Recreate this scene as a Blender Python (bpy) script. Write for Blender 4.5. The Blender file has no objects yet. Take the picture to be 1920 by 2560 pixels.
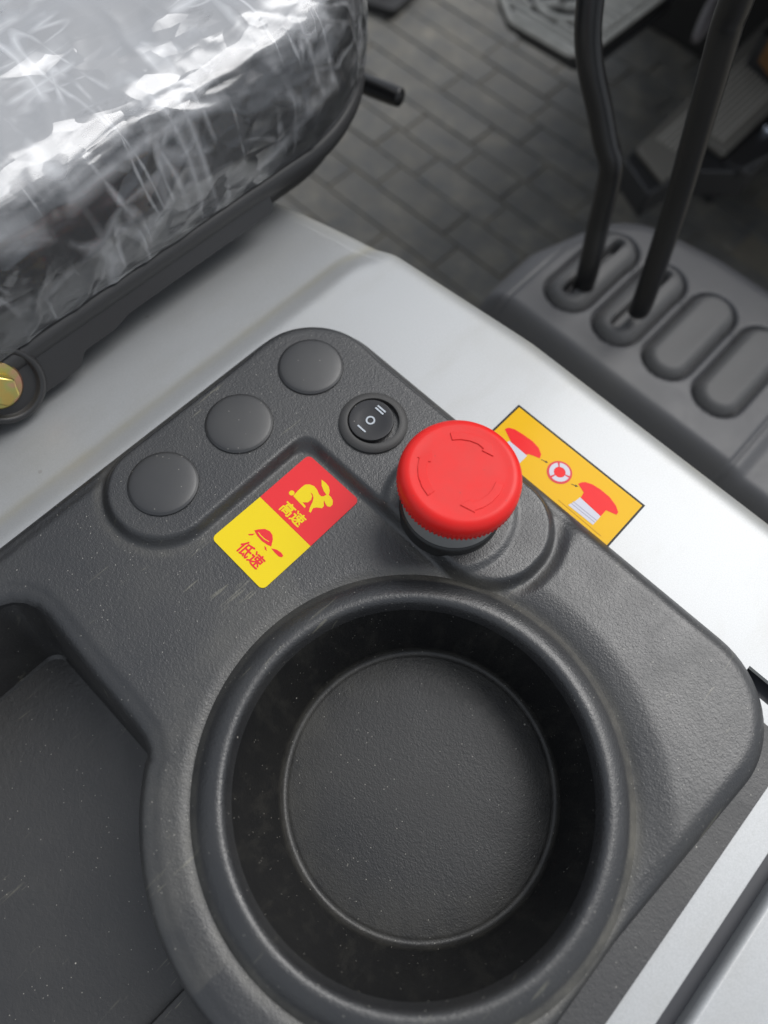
import bpy, bmesh, math, random
import numpy as np
from mathutils import Matrix, Vector, noise as mnoise
from mathutils.geometry import tessellate_polygon

random.seed(4); np.random.seed(4)
sc = bpy.context.scene
COL = sc.collection
MM = 0.001

# ------------------------------------------------------------------ camera, sky, sun, exposure
cam_d = bpy.data.cameras.new('camera'); cam = bpy.data.objects.new('camera', cam_d); COL.objects.link(cam)
cam.matrix_world = (Matrix.Translation((0, 0, 0.230)) @ Matrix.Rotation(0.6719, 4, 'Z')
                    @ Matrix.Rotation(0.4053, 4, 'X') @ Matrix.Rotation(0.1021, 4, 'Z'))
cam_d.sensor_fit = 'VERTICAL'; cam_d.sensor_height = 34.6; cam_d.sensor_width = 25.95; cam_d.lens = 24.18
cam_d.clip_start = 0.005; cam_d.clip_end = 50.0
cam_d.dof.use_dof = True; cam_d.dof.focus_distance = 0.245; cam_d.dof.aperture_fstop = 5.6
sc.camera = cam

SUN_EL, SUN_AZ = math.radians(54), math.radians(12)      # azimuth from +Y towards +X
world = bpy.data.worlds.new('World'); sc.world = world; world.use_nodes = True
wn = world.node_tree.nodes; wl = world.node_tree.links; wn.clear()
sky = wn.new('ShaderNodeTexSky'); sky.sky_type = 'NISHITA'; sky.sun_disc = False
sky.sun_elevation = SUN_EL; sky.sun_rotation = SUN_AZ; sky.air_density = 1.0; sky.dust_density = 4.0; sky.ozone_density = 1.0
hsv = wn.new('ShaderNodeHueSaturation'); hsv.inputs['Saturation'].default_value = 0.30      # overcast: nearly grey
bg = wn.new('ShaderNodeBackground'); bg.inputs['Strength'].default_value = 0.10
wo = wn.new('ShaderNodeOutputWorld')
wl.new(sky.outputs[0], hsv.inputs['Color']); cloud = wn.new('ShaderNodeMix'); cloud.data_type = 'RGBA'; cloud.inputs[0].default_value = 0.6      # cloud layer evens the sky out
cloud.inputs[7].default_value = (4.2, 4.55, 5.05, 1)
wl.new(hsv.outputs[0], cloud.inputs[6]); wl.new(cloud.outputs[2], bg.inputs['Color']); wl.new(bg.outputs[0], wo.inputs['Surface'])
sun_d = bpy.data.lights.new('sun', 'SUN'); sun_d.energy = 1.5; sun_d.angle = math.radians(42); sun_d.color = (1.0, 0.985, 0.965)
sun = bpy.data.objects.new('sun', sun_d); COL.objects.link(sun)
sdir = Vector((math.sin(SUN_AZ)*math.cos(SUN_EL), math.cos(SUN_AZ)*math.cos(SUN_EL), math.sin(SUN_EL)))
sun.rotation_euler = sdir.to_track_quat('Z', 'Y').to_euler()
sc.view_settings.view_transform = 'Standard'; sc.view_settings.look = 'None'
sc.view_settings.gamma = 1.0; sc.view_settings.use_curve_mapping = False
sc.view_settings.exposure = 0.56
sc.render.engine = 'CYCLES'
sc.cycles.use_denoising = True
sc.cycles.max_bounces = 8; sc.cycles.transparent_max_bounces = 16
sc.render.resolution_x, sc.render.resolution_y = 768, 1024

# ------------------------------------------------------------------ helpers
def link(name, me, mat=None, parent=None, smooth=True):
    o = bpy.data.objects.new(name, me); COL.objects.link(o)
    if mat is not None and len(me.materials) == 0: me.materials.append(mat)
    if parent is not None: o.parent = parent
    if smooth and len(me.polygons): me.polygons.foreach_set('use_smooth', [True]*len(me.polygons))
    return o
def mesh_from(name, verts, faces, mat=None, parent=None, smooth=True):
    """verts in millimetres"""
    me = bpy.data.meshes.new(name)
    v = np.asarray(verts, float)*MM
    me.from_pydata(v.tolist(), [], [tuple(int(i) for i in f) for f in faces]); me.update()
    return link(name, me, mat, parent, smooth)
def tag(o, label=None, cat=None, group=None, kind=None):
    if label: o['label'] = label
    if cat: o['category'] = cat
    if group: o['group'] = group
    if kind: o['kind'] = kind
    return o
def thing(name, loc, label, cat, group=None):
    o = bpy.data.objects.new(name, None); COL.objects.link(o)
    o.empty_display_size = 0.01
    o.location = Vector(loc)*MM
    return tag(o, label, cat, group)
def bevel(o, w, seg=3, angle=35):
    m = o.modifiers.new('bevel', 'BEVEL'); m.width = w*MM; m.segments = seg; m.limit_method = 'ANGLE'; m.angle_limit = math.radians(angle)
    return o
def sharp(o, deg=35):
    o.data.set_sharp_from_angle(angle=math.radians(deg)); return o
def smoothstep(a, b, x):
    t = np.clip((x-a)/(b-a), 0, 1); return t*t*(3-2*t)
def lathe(name, prof, n, mat, parent, center=(0, 0), close_first=False, rmod=None, shift=None, sharp_deg=None):
    """profile of (r, z) in mm, revolved; shift(z) moves the centre"""
    V = []; F = []
    a = np.linspace(0, 2*np.pi, n, endpoint=False)
    for k, (r, z) in enumerate(prof):
        rr = np.full(n, float(r)); zz = np.full(n, float(z))
        if rmod is not None: rr = rr+rmod(k, a)
        sx, sy = shift(z) if shift else (0, 0)
        V.append(np.stack([center[0]+sx+rr*np.cos(a), center[1]+sy+rr*np.sin(a), zz], -1))
    V = np.concatenate(V)
    m = len(prof)
    for k in range(m-1):
        for i in range(n):
            j = (i+1) % n
            F.append((k*n+i, k*n+j, (k+1)*n+j, (k+1)*n+i))
    F.append(tuple((m-1)*n+i for i in range(n)))
    if close_first: F.append(tuple(reversed(range(n))))
    # profile runs from outside/bottom to inside/top: make the normals point up/out
    o = mesh_from(name, V, F, mat, parent)
    if sharp_deg: sharp(o, sharp_deg)
    return o
def prism(name, pts, z0, z1, mat, parent, bev=0, seg=2, smooth=True):
    """closed outline (counter-clockwise, mm) extruded from z0 to z1"""
    pts = [tuple(p) for p in pts]
    A = sum(pts[i][0]*pts[(i+1) % len(pts)][1]-pts[(i+1) % len(pts)][0]*pts[i][1] for i in range(len(pts)))
    if A < 0: pts = pts[::-1]
    n = len(pts)
    V = [(x, y, z0) for x, y in pts]+[(x, y, z1) for x, y in pts]
    tri = tessellate_polygon([[Vector((x, y, 0)) for x, y in pts]])
    F = []
    for t in tri:
        a, b, c = t
        ar = (pts[b][0]-pts[a][0])*(pts[c][1]-pts[a][1])-(pts[c][0]-pts[a][0])*(pts[b][1]-pts[a][1])
        if ar < 0: a, c = c, a
        F.append((n+a, n+b, n+c)); F.append((c, b, a))
    for i in range(n):
        j = (i+1) % n; F.append((i, j, n+j, n+i))
    o = mesh_from(name, V, F, mat, parent, smooth)
    sharp(o, 35)
    if bev: bevel(o, bev, seg)
    return o
def round_poly(corners, seg=8):
    """corners = [(x, y, radius)...] -> filleted outline"""
    out = []; n = len(corners)
    for i in range(n):
        p0 = np.array(corners[i-1][:2], float); p = np.array(corners[i][:2], float); p1 = np.array(corners[(i+1) % n][:2], float); r = corners[i][2]
        if r <= 0: out.append(tuple(p)); continue
        a = (p0-p)/np.linalg.norm(p0-p); b = (p1-p)/np.linalg.norm(p1-p)
        ang = math.acos(max(-1, min(1, float(a@b)))); d = r/math.tan(ang/2)
        c = p+(a+b)/np.linalg.norm(a+b)*(r/math.sin(ang/2))
        s = p+a*d; e = p+b*d
        t0 = math.atan2(*(s-c)[::-1]); t1 = math.atan2(*(e-c)[::-1])
        dt = (t1-t0+math.pi) % (2*math.pi)-math.pi
        for k in range(seg+1):
            t = t0+dt*k/seg; out.append((c[0]+r*math.cos(t), c[1]+r*math.sin(t)))
    return out
def tube(name, path, rad, mat, parent, n=20, cap=True, sub=10):
    """round bar along a smooth path through the given points (mm)"""
    P = [Vector(p) for p in path]; pts = []
    for i in range(len(P)-1):
        p0 = P[max(i-1, 0)]; p1 = P[i]; p2 = P[i+1]; p3 = P[min(i+2, len(P)-1)]
        for k in range(sub):
            t = k/sub
            pts.append(0.5*((2*p1)+(-p0+p2)*t+(2*p0-5*p1+4*p2-p3)*t*t+(-p0+3*p1-3*p2+p3)*t**3))
    pts.append(P[-1])
    rad = rad if hasattr(rad, '__len__') else [rad]*len(pts)
    V = []; F = []
    up = Vector((0.3, 0.7, 0.2)).normalized()
    for i, p in enumerate(pts):
        d = (pts[min(i+1, len(pts)-1)]-pts[max(i-1, 0)]).normalized()
        x = up.cross(d).normalized(); y = d.cross(x)
        up = y
        r = np.interp(i/(len(pts)-1), np.linspace(0, 1, len(rad)), rad)
        for k in range(n):
            a = 2*math.pi*k/n; V.append(tuple(p+(x*math.cos(a)+y*math.sin(a))*r))
    for i in range(len(pts)-1):
        for k in range(n):
            j = (k+1) % n; F.append((i*n+k, i*n+j, (i+1)*n+j, (i+1)*n+k))
    if cap:
        F.append(tuple(reversed(range(n)))); F.append(tuple((len(pts)-1)*n+k for k in range(n)))
    o = mesh_from(name, V, F, mat, parent); sharp(o, 50); return o
def poly_sdf(px, py, poly):
    """signed distance (negative inside) of points to a closed outline"""
    d2 = np.full(px.shape, 1e18); ins = np.zeros(px.shape, bool); n = len(poly)
    for i in range(n):
        ax, ay = poly[i]; bx, by = poly[(i+1) % n]
        ex, ey = bx-ax, by-ay; L = ex*ex+ey*ey
        if L < 1e-12: continue
        wx, wy = px-ax, py-ay
        t = np.clip((wx*ex+wy*ey)/L, 0, 1)
        dx, dy = wx-ex*t, wy-ey*t
        d2 = np.minimum(d2, dx*dx+dy*dy)
        c = ((ay > py) != (by > py))
        if ey != 0: ins ^= c & (px < ax+ex*(py-ay)/ey)
    d = np.sqrt(d2); return np.where(ins, -d, d)
def box_sdf(x, y, x0, x1, y0, y1, r):
    qx = np.abs(x-(x0+x1)/2)-(x1-x0)/2+r; qy = np.abs(y-(y0+y1)/2)-(y1-y0)/2+r
    return np.hypot(np.maximum(qx, 0), np.maximum(qy, 0))+np.minimum(np.maximum(qx, qy), 0)-r
def smin(a, b, k):
    h = np.clip(0.5+0.5*(b-a)/k, 0, 1); return b*(1-h)+a*h-k*h*(1-h)
def moulded_sheet(name, outline, h, zfun, skirt_z, mat, parent, drop_cell=None, attr=None):
    """a moulded plastic shell: fine relief inside an outline, its rim turned down to skirt_z"""
    P = np.array(outline); x0, y0 = P.min(0)-2*h; x1, y1 = P.max(0)+2*h
    nx = int((x1-x0)/h)+1; ny = int((y1-y0)/h)+1
    X, Y = np.meshgrid(x0+h*np.arange(nx), y0+h*np.arange(ny))
    D = poly_sdf(X, Y, outline)
    gy, gx = np.gradient(D, h)
    keep = (D[:-1, :-1] < -0.35*h) | (D[1:, :-1] < -0.35*h) | (D[:-1, 1:] < -0.35*h) | (D[1:, 1:] < -0.35*h)
    if drop_cell is not None:
        keep &= ~drop_cell((X[:-1, :-1]+h/2), (Y[:-1, :-1]+h/2))
    out = D > -0.35*h
    g = np.maximum(np.hypot(gx, gy), 1e-6)
    Xs = np.where(out, X-D*gx/g, X); Ys = np.where(out, Y-D*gy/g, Y); Ds = np.where(out, 0, D)
    Z = zfun(Xs, Ys, Ds)
    idx = np.arange(nx*ny).reshape(ny, nx)
    q = np.stack([idx[:-1, :-1][keep], idx[:-1, 1:][keep], idx[1:, 1:][keep], idx[1:, :-1][keep]], -1)
    used = np.unique(q); remap = np.full(nx*ny, -1); remap[used] = np.arange(len(used))
    q = remap[q]
    V = np.stack([Xs.ravel()[used], Ys.ravel()[used], Z.ravel()[used]], -1); Dv = Ds.ravel()[used]
    # rim: every border edge that lies on the outline gets a wall going down
    e = np.concatenate([q[:, [0, 1]], q[:, [1, 2]], q[:, [2, 3]], q[:, [3, 0]]])
    key = np.sort(e, 1); _, inv, cnt = np.unique(key[:, 0]*10000000+key[:, 1], return_inverse=True, return_counts=True)
    b = e[(cnt[inv] == 1)]; b = b[(Dv[b[:, 0]] > -0.01) & (Dv[b[:, 1]] > -0.01)]
    rim = np.unique(b); m = np.full(len(V), -1); m[rim] = np.arange(len(rim))
    top = V[rim].copy(); bot = V[rim].copy(); bot[:, 2] = skirt_z
    n0 = len(V); n1 = n0+len(rim)
    F = [tuple(f) for f in q]+[(n0+m[j], n0+m[i], n1+m[i], n1+m[j]) for i, j in b]
    allV = np.concatenate([V, top, bot])
    o = mesh_from(name, allV, F, mat, parent)
    if attr is not None:
        a = o.data.attributes.new('dust', 'FLOAT', 'POINT')
        a.data.foreach_set('value', np.clip(attr(allV[:, 0], allV[:, 1]), 0, 1).astype(np.float32))
    return o

# ------------------------------------------------------------------ materials
class NT:
    def __init__(s, name):
        s.m = bpy.data.materials.new(name); s.m.use_nodes = True
        s.n = s.m.node_tree.nodes; s.l = s.m.node_tree.links
        s.b = s.n['Principled BSDF']; s.out = s.n['Material Output']
        s.tc = s.n.new('ShaderNodeTexCoord')
    def node(s, t, **kw):
        x = s.n.new(t)
        for k, v in kw.items():
            if k.startswith('_'): setattr(x, k[1:], v)
            else: x.inputs[k.replace('__', ' ')].default_value = v
        return x
    def coord(s, scale=(1, 1, 1), rot=(0, 0, 0)):
        mp = s.n.new('ShaderNodeMapping'); mp.inputs['Scale'].default_value = scale; mp.inputs['Rotation'].default_value = rot
        s.l.new(s.tc.outputs['Object'], mp.inputs['Vector']); return mp.outputs[0]
    def noise(s, scale, detail=3, rough=0.5, vec=None, dist=0.0):
        x = s.node('ShaderNodeTexNoise', Scale=scale, Detail=detail, Roughness=rough, Distortion=dist)
        s.l.new(vec if vec is not None else s.tc.outputs['Object'], x.inputs['Vector']); return x.outputs['Fac']
    def ramp(s, fac, stops):
        r = s.n.new('ShaderNodeValToRGB'); e = r.color_ramp.elements
        while len(e) < len(stops): e.new(0.5)
        for k, (p, c) in enumerate(stops):
            e[k].position = p; e[k].color = (c, c, c, 1) if not hasattr(c, '__len__') else (*c, 1)
        s.l.new(fac, r.inputs['Fac']); return r.outputs['Color']
    def math(s, op, a, b=None, clamp=False):
        x = s.n.new('ShaderNodeMath'); x.operation = op; x.use_clamp = clamp
        for k, v in ((0, a), (1, b)):
            if v is None: continue
            if isinstance(v, (int, float)): x.inputs[k].default_value = v
            else: s.l.new(v, x.inputs[k])
        return x.outputs[0]
    def mix(s, fac, a, b):
        x = s.n.new('ShaderNodeMix'); x.data_type = 'RGBA'
        for k, v in ((0, fac), (6, a), (7, b)):
            if isinstance(v, (int, float)): x.inputs[k].default_value = v
            elif isinstance(v, tuple): x.inputs[k].default_value = (*v, 1)
            else: s.l.new(v, x.inputs[k])
        return x.outputs[2]
    def set(s, key, v):
        if isinstance(v, (int, float)): s.b.inputs[key].default_value = v
        elif isinstance(v, tuple): s.b.inputs[key].default_value = (*v, 1)
        else: s.l.new(v, s.b.inputs[key])
        return s
    def bump(s, h, strength, dist_mm):
        x = s.n.new('ShaderNodeBump'); x.inputs['Strength'].default_value = strength; x.inputs['Distance'].default_value = dist_mm*MM
        s.l.new(h, x.inputs['Height']); s.l.new(x.outputs[0], s.b.inputs['Normal']); return s
    def specks(s, scale, keep, size):
        """tiny scattered grains: 1 on a grain"""
        v = s.node('ShaderNodeTexVoronoi', Scale=scale); s.l.new(s.tc.outputs['Object'], v.inputs['Vector'])
        near = s.math('LESS_THAN', v.outputs['Distance'], size)
        sep = s.n.new('ShaderNodeSeparateColor'); s.l.new(v.outputs['Color'], sep.inputs[0])
        return s.math('MULTIPLY', near, s.math('GREATER_THAN', sep.outputs[0], 1-keep))
    def n_geo(s):
        g = s.n.new('ShaderNodeNewGeometry'); return g.outputs['Position']
    def attr(s, name):
        a = s.n.new('ShaderNodeAttribute'); a.attribute_name = name; return a.outputs['Fac']

def plain(name, col, rough=0.5, metal=0.0, spec=0.5, bump_scale=None, bump_mm=0.05, strength=0.4):
    t = NT(name); t.set('Base Color', col).set('Roughness', rough).set('Metallic', metal).set('Specular IOR Level', spec)
    if bump_scale: t.bump(t.noise(bump_scale, 3), strength, bump_mm)
    return t.m

def grained_plastic(name, col, rough, grain=1050, strength=0.55, grain_mm=0.13, dust=0.12, specks=True, streak=0.0, spec=0.5, crevice=True, scratch=0.0):
    t = NT(name)
    v = t.coord()
    g1 = t.noise(grain, 2, 0.5, dist=0.6); g2 = t.noise(grain*0.45, 2, 0.5)
    hgt = t.math('ADD', t.math('MULTIPLY', g1, 0.7), t.math('MULTIPLY', g2, 0.5))
    t.bump(hgt, strength, grain_mm)
    film = t.ramp(t.noise(24, 5, 0.6), [(0.42, 0.0), (0.75, 1.0)])             # patchy thin dust
    fac = t.math('MULTIPLY', film, dust)
    if streak:
        sv = t.coord((9, 9, 160))
        st = t.ramp(t.noise(6, 6, 0.65, vec=t.coord((30, 30, 6))), [(0.50, 0.0), (0.78, 1.0)])
        fac = t.math('ADD', fac, t.math('MULTIPLY', st, streak))
    if crevice:
        d = t.math('MULTIPLY', t.attr('dust'), t.ramp(t.noise(90, 5, 0.7), [(0.30, 0.15), (0.70, 1.0)]))
        fac = t.math('ADD', fac, t.math('MULTIPLY', d, 0.55), clamp=True)
    c = t.mix(fac, col, (0.17, 0.16, 0.13))
    if specks:
        big = t.specks(170, 0.06, 0.05); small = t.specks(520, 0.32, 0.10)
        c = t.mix(t.math('MULTIPLY', t.math('ADD', big, t.math('MULTIPLY', small, 0.55), clamp=True), 0.75), c, (0.50, 0.48, 0.42))
    if scratch:
        sc1 = t.ramp(t.noise(1, 4, 0.6, vec=t.coord((420, 22, 60), (0, 0, 0.12))), [(0.645, 0.0), (0.69, 1.0)])
        sc2 = t.ramp(t.noise(1, 3, 0.6, vec=t.coord((700, 60, 60), (0, 0, 0.35))), [(0.66, 0.0), (0.70, 1.0)])
        where = t.ramp(t.noise(22, 2), [(0.50, 0.0), (0.60, 1.0)])
        c = t.mix(t.math('MULTIPLY', t.math('MULTIPLY', t.math('ADD', sc1, sc2, clamp=True), where), scratch), c, (0.20, 0.19, 0.14))
    t.set('Base Color', c)
    wear = t.math('MULTIPLY', t.math('SUBTRACT', t.noise(38, 5, 0.65, dist=0.8), 0.5), 0.28)      # handled patches shine more
    t.set('Roughness', t.math('ADD', wear, t.math('ADD', t.math('MULTIPLY', fac, 0.35), rough))); t.set('Specular IOR Level', spec)
    return t.m

M = {}
M['panel'] = grained_plastic('console plastic', (0.014, 0.0145, 0.016), 0.42, dust=0.07, spec=0.9, grain_mm=0.19, strength=1.0, grain=1550, scratch=0.35)
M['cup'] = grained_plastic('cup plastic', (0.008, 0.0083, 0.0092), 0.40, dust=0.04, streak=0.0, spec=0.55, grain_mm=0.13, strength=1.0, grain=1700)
M['flange'] = grained_plastic('flange plastic', (0.018, 0.018, 0.019), 0.50, dust=0.05, spec=0.75, grain_mm=0.15, strength=0.9, grain=1300, crevice=False)
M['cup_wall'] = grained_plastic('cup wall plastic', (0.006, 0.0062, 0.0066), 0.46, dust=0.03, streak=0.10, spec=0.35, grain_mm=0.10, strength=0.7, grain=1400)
M['tray'] = grained_plastic('tray plastic', (0.016, 0.0157, 0.016), 0.48, dust=0.07, grain=900, strength=0.8, grain_mm=0.2, crevice=False, spec=0.8, scratch=0.6)
M['plug'] = grained_plastic('plug plastic', (0.016, 0.0165, 0.018), 0.48, spec=0.9, grain=2600, strength=0.15, grain_mm=0.05, dust=0.08, crevice=False)
M['bezel'] = plain('switch bezel', (0.045, 0.044, 0.043), 0.58, bump_scale=1500)
M['rocker'] = grained_plastic('rocker plastic', (0.018, 0.018, 0.020), 0.32, grain=2500, strength=0.08, grain_mm=0.03, dust=0.05, crevice=False)
M['hole'] = plain('deep black plastic', (0.008, 0.008, 0.008), 0.7)
M['print_white'] = plain('white print', (0.46, 0.50, 0.54), 0.5)
def red_plastic():
    t = NT('red plastic')
    c = t.mix(t.ramp(t.noise(120, 5, 0.6), [(0.40, 0.0), (0.75, 1.0)]), (0.72, 0.014, 0.012), (0.65, 0.024, 0.020))
    c = t.mix(t.math('MULTIPLY', t.specks(420, 0.10, 0.09), 0.5), c, (0.30, 0.05, 0.04))
    t.set('Base Color', c).set('Roughness', t.math('ADD', 0.30, t.math('MULTIPLY', t.noise(90, 5, 0.65), 0.22))).set('Specular IOR Level', 0.30)
    t.bump(t.noise(1800, 3), 0.25, 0.02); return t.m
M['red_cap'] = red_plastic()
M['grey_collar'] = plain('grey collar', (0.24, 0.24, 0.235), 0.42)
M['black_collar'] = plain('black collar', (0.014, 0.014, 0.014), 0.38)
def sticker_mat(name, col, wave=0.06, spec=0.28):
    t = NT(name); t.set('Base Color', col).set('Roughness', 0.22).set('Specular IOR Level', spec)
    t.bump(t.noise(75, 2), wave, 1.0); return t.m
M['stk_yellow'] = sticker_mat('yellow vinyl', (0.74, 0.56, 0.014))
M['stk_red'] = sticker_mat('red vinyl', (0.70, 0.035, 0.040))
M['stk_amber'] = sticker_mat('amber vinyl', (0.74, 0.42, 0.004), spec=0.10)
M['stk_ink_red'] = sticker_mat('red ink', (0.76, 0.018, 0.020), spec=0.10)
M['stk_ink_pink'] = sticker_mat('rosy ink', (0.62, 0.05, 0.06), spec=0.10)
M['stk_white'] = sticker_mat('white ink', (0.56, 0.56, 0.62), spec=0.10)
M['stk_grey'] = sticker_mat('grey ink', (0.34, 0.34, 0.42), spec=0.10)
M['stk_black'] = sticker_mat('black ink', (0.020, 0.022, 0.018), spec=0.10)
M['stk_ochre'] = sticker_mat('ochre ink', (0.50, 0.27, 0.010), spec=0.10)

def silver_paint():
    t = NT('silver paint')
    flake = t.noise(2600, 2, 0.6)
    grime = t.ramp(t.noise(14, 6, 0.6), [(0.48, 0.0), (0.80, 1.0)])
    dirt = t.math('MULTIPLY', t.attr('dust'), t.ramp(t.noise(55, 5, 0.65), [(0.30, 0.25), (0.65, 1.0)]))
    c = t.mix(t.ramp(flake, [(0.3, 0.0), (0.7, 1.0)]), (0.36, 0.370, 0.376), (0.44, 0.450, 0.456))
    c = t.mix(t.math('MULTIPLY', grime, 0.20), c, (0.30, 0.28, 0.23))
    smear = t.ramp(t.noise(1, 5, 0.65, vec=t.coord((45, 14, 40), (0, 0, 0.5))), [(0.52, 0.0), (0.70, 1.0)])
    c = t.mix(t.math('MULTIPLY', smear, 0.16), c, (0.27, 0.255, 0.22))
    c = t.mix(t.math('MULTIPLY', dirt, 0.75), c, (0.40, 0.37, 0.25))
    c = t.mix(t.math('MULTIPLY', t.specks(60, 0.12, 0.05), 0.5), c, (0.25, 0.24, 0.22))
    t.set('Base Color', c).set('Metallic', 0.40).set('Roughness', 0.47)
    t.bump(flake, 0.12, 0.03); return t.m
M['silver'] = silver_paint()
M['seal'] = plain('rubber seal', (0.034, 0.036, 0.043), 0.45, bump_scale=700, bump_mm=0.04)
M['seat_fabric'] = plain('black seat vinyl', (0.022, 0.023, 0.024), 0.62, bump_scale=420, bump_mm=0.3, strength=0.5)
M['seat_shell'] = plain('black seat shell', (0.030, 0.030, 0.031), 0.48, bump_scale=900, bump_mm=0.1, strength=0.4)
M['steel_black'] = plain('black painted steel', (0.026, 0.026, 0.027), 0.40, bump_scale=260, bump_mm=0.05, strength=0.3)
def zinc():
    t = NT('yellow zinc')
    c = t.ramp(t.noise(160, 2), [(0.35, (0.62, 0.44, 0.13)), (0.5, (0.50, 0.48, 0.16)), (0.66, (0.70, 0.36, 0.24))])
    t.set('Base Color', c).set('Metallic', 1.0).set('Roughness', 0.32); return t.m
M['zinc'] = zinc()
def film():
    t = NT('clear plastic film')
    n = t.n; l = t.l
    n.remove(t.b)
    tr = n.new('ShaderNodeBsdfTransparent'); tr.inputs['Color'].default_value = (0.93, 0.94, 0.95, 1)
    df = n.new('ShaderNodeBsdfDiffuse'); df.inputs['Color'].default_value = (0.84, 0.85, 0.87, 1)
    def ridge(scale, vec, detail, dist, width):
        r = t.noise(scale, detail, 0.5, vec=vec, dist=dist)
        return t.math('SUBTRACT', 1.0, t.math('MULTIPLY', t.math('ABSOLUTE', t.math('SUBTRACT', r, 0.5)), width), clamp=True)
    # crumpled film is made of small flat facets meeting in sharp folds
    def facets(scale, vec, amount):
        wob = n.new('ShaderNodeTexNoise'); wob.inputs['Scale'].default_value = scale*0.6; wob.inputs['Detail'].default_value = 2; l.new(vec, wob.inputs['Vector'])
        mv = n.new('ShaderNodeVectorMath'); mv.operation = 'MULTIPLY_ADD'; l.new(wob.outputs['Color'], mv.inputs[0]); mv.inputs[1].default_value = (1.1/scale,)*3; l.new(vec, mv.inputs[2])
        v = t.node('ShaderNodeTexVoronoi', Scale=scale); l.new(mv.outputs[0], v.inputs['Vector'])
        sb_ = n.new('ShaderNodeVectorMath'); sb_.operation = 'SUBTRACT'; l.new(v.outputs['Color'], sb_.inputs[0]); sb_.inputs[1].default_value = (0.5, 0.5, 0.5)
        sc_ = n.new('ShaderNodeVectorMath'); sc_.operation = 'SCALE'; l.new(sb_.outputs[0], sc_.inputs[0]); sc_.inputs['Scale'].default_value = amount
        return sc_.outputs[0]
    def vadd(a, b):
        x = n.new('ShaderNodeVectorMath'); x.operation = 'ADD'; l.new(a, x.inputs[0]); l.new(b, x.inputs[1]); return x.outputs[0]
    calm = t.ramp(t.noise(14, 2, 0.5), [(0.38, 0.25), (0.60, 1.0)])
    f = vadd(facets(70, t.coord((1.0, 0.32, 0.7), (0, 0, 0.35)), 0.26), facets(170, t.coord((1.0, 0.45, 0.7), (0, 0, -0.6)), 0.30))
    fs = n.new('ShaderNodeVectorMath'); fs.operation = 'SCALE'; l.new(f, fs.inputs[0]); l.new(calm, fs.inputs['Scale'])
    geo = n.new('ShaderNodeNewGeometry')
    nn = n.new('ShaderNodeVectorMath'); nn.operation = 'NORMALIZE'; l.new(vadd(geo.outputs['Normal'], fs.outputs[0]), nn.inputs[0])
    N = nn.outputs[0]
    gl = n.new('ShaderNodeBsdfGlossy'); gl.inputs['Roughness'].default_value = 0.25; gl.inputs['Color'].default_value = (0.97, 0.98, 1.0, 1); l.new(N, gl.inputs['Normal'])
    fr = n.new('ShaderNodeFresnel'); fr.inputs['IOR'].default_value = 1.5; l.new(N, fr.inputs['Normal'])
    a = ridge(30, t.coord((1.0, 0.12, 0.4), (0, 0, 0.35)), 1, 0.25, 34); b = ridge(40, t.coord((0.22, 1.0, 0.3), (0, 0, -0.45)), 1, 0.35, 34)
    c = ridge(95, t.coord((1.0, 0.25, 0.5), (0, 0, 0.95)), 1, 0.3, 18); d = ridge(46, t.coord((0.18, 1.0, 0.18), (0, 0, 0.15)), 1, 0.25, 32)
    lines = t.math('MAXIMUM', t.math('MAXIMUM', a, b), t.math('MAXIMUM', t.math('MULTIPLY', c, 0.7), d))
    crease = t.math('MULTIPLY', t.math('MULTIPLY', lines, t.ramp(t.noise(38, 3, 0.6), [(0.44, 0.05), (0.58, 1.0)])), 0.26)                          # folds scatter white
    top_sheen = t.math('ADD', t.attr('top_sheen'), t.math('MULTIPLY', t.math('SUBTRACT', t.noise(70, 6, 0.7, vec=t.coord((1, 0.45, 1), (0, 0, 0.5))), 0.5), 1.3))
    haze = t.ramp(top_sheen, [(0.25, 0.035), (0.85, 0.36)])                                          # sky sheen on the cushion top painted as milky haze, side stays clear
    m1 = n.new('ShaderNodeMixShader'); l.new(t.math('ADD', crease, haze, clamp=True), m1.inputs[0]); l.new(tr.outputs[0], m1.inputs[1]); l.new(df.outputs[0], m1.inputs[2])
    m2 = n.new('ShaderNodeMixShader'); l.new(t.math('ADD', t.math('MULTIPLY', fr.outputs[0], 1.7), 0.02, clamp=True), m2.inputs[0]); l.new(m1.outputs[0], m2.inputs[1]); l.new(gl.outputs[0], m2.inputs[2])
    l.new(m2.outputs[0], t.out.inputs['Surface']); return t.m
M['film'] = film()
M['lever_plastic'] = grained_plastic('grey lever console plastic', (0.064, 0.065, 0.070), 0.48, grain=700, strength=0.3, dust=0.10, crevice=False, specks=False)
M['boot'] = plain('grey rubber boot', (0.076, 0.076, 0.077), 0.58, bump_scale=300, bump_mm=0.3, strength=0.35)
M['rod'] = plain('black lever paint', (0.009, 0.009, 0.0095), 0.30, bump_scale=350, bump_mm=0.06, strength=0.3)
def pedal_rubber():
    t = NT('dusty pedal rubber')
    c = t.ramp(t.noise(60, 5, 0.6), [(0.3, (0.46, 0.45, 0.41)), (0.7, (0.68, 0.66, 0.60))])
    t.set('Base Color', c).set('Roughness', 0.75); return t.m
M['pedal'] = pedal_rubber()
M['pedal_dark'] = plain('dark pedal rubber', (0.035, 0.033, 0.030), 0.8)
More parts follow.
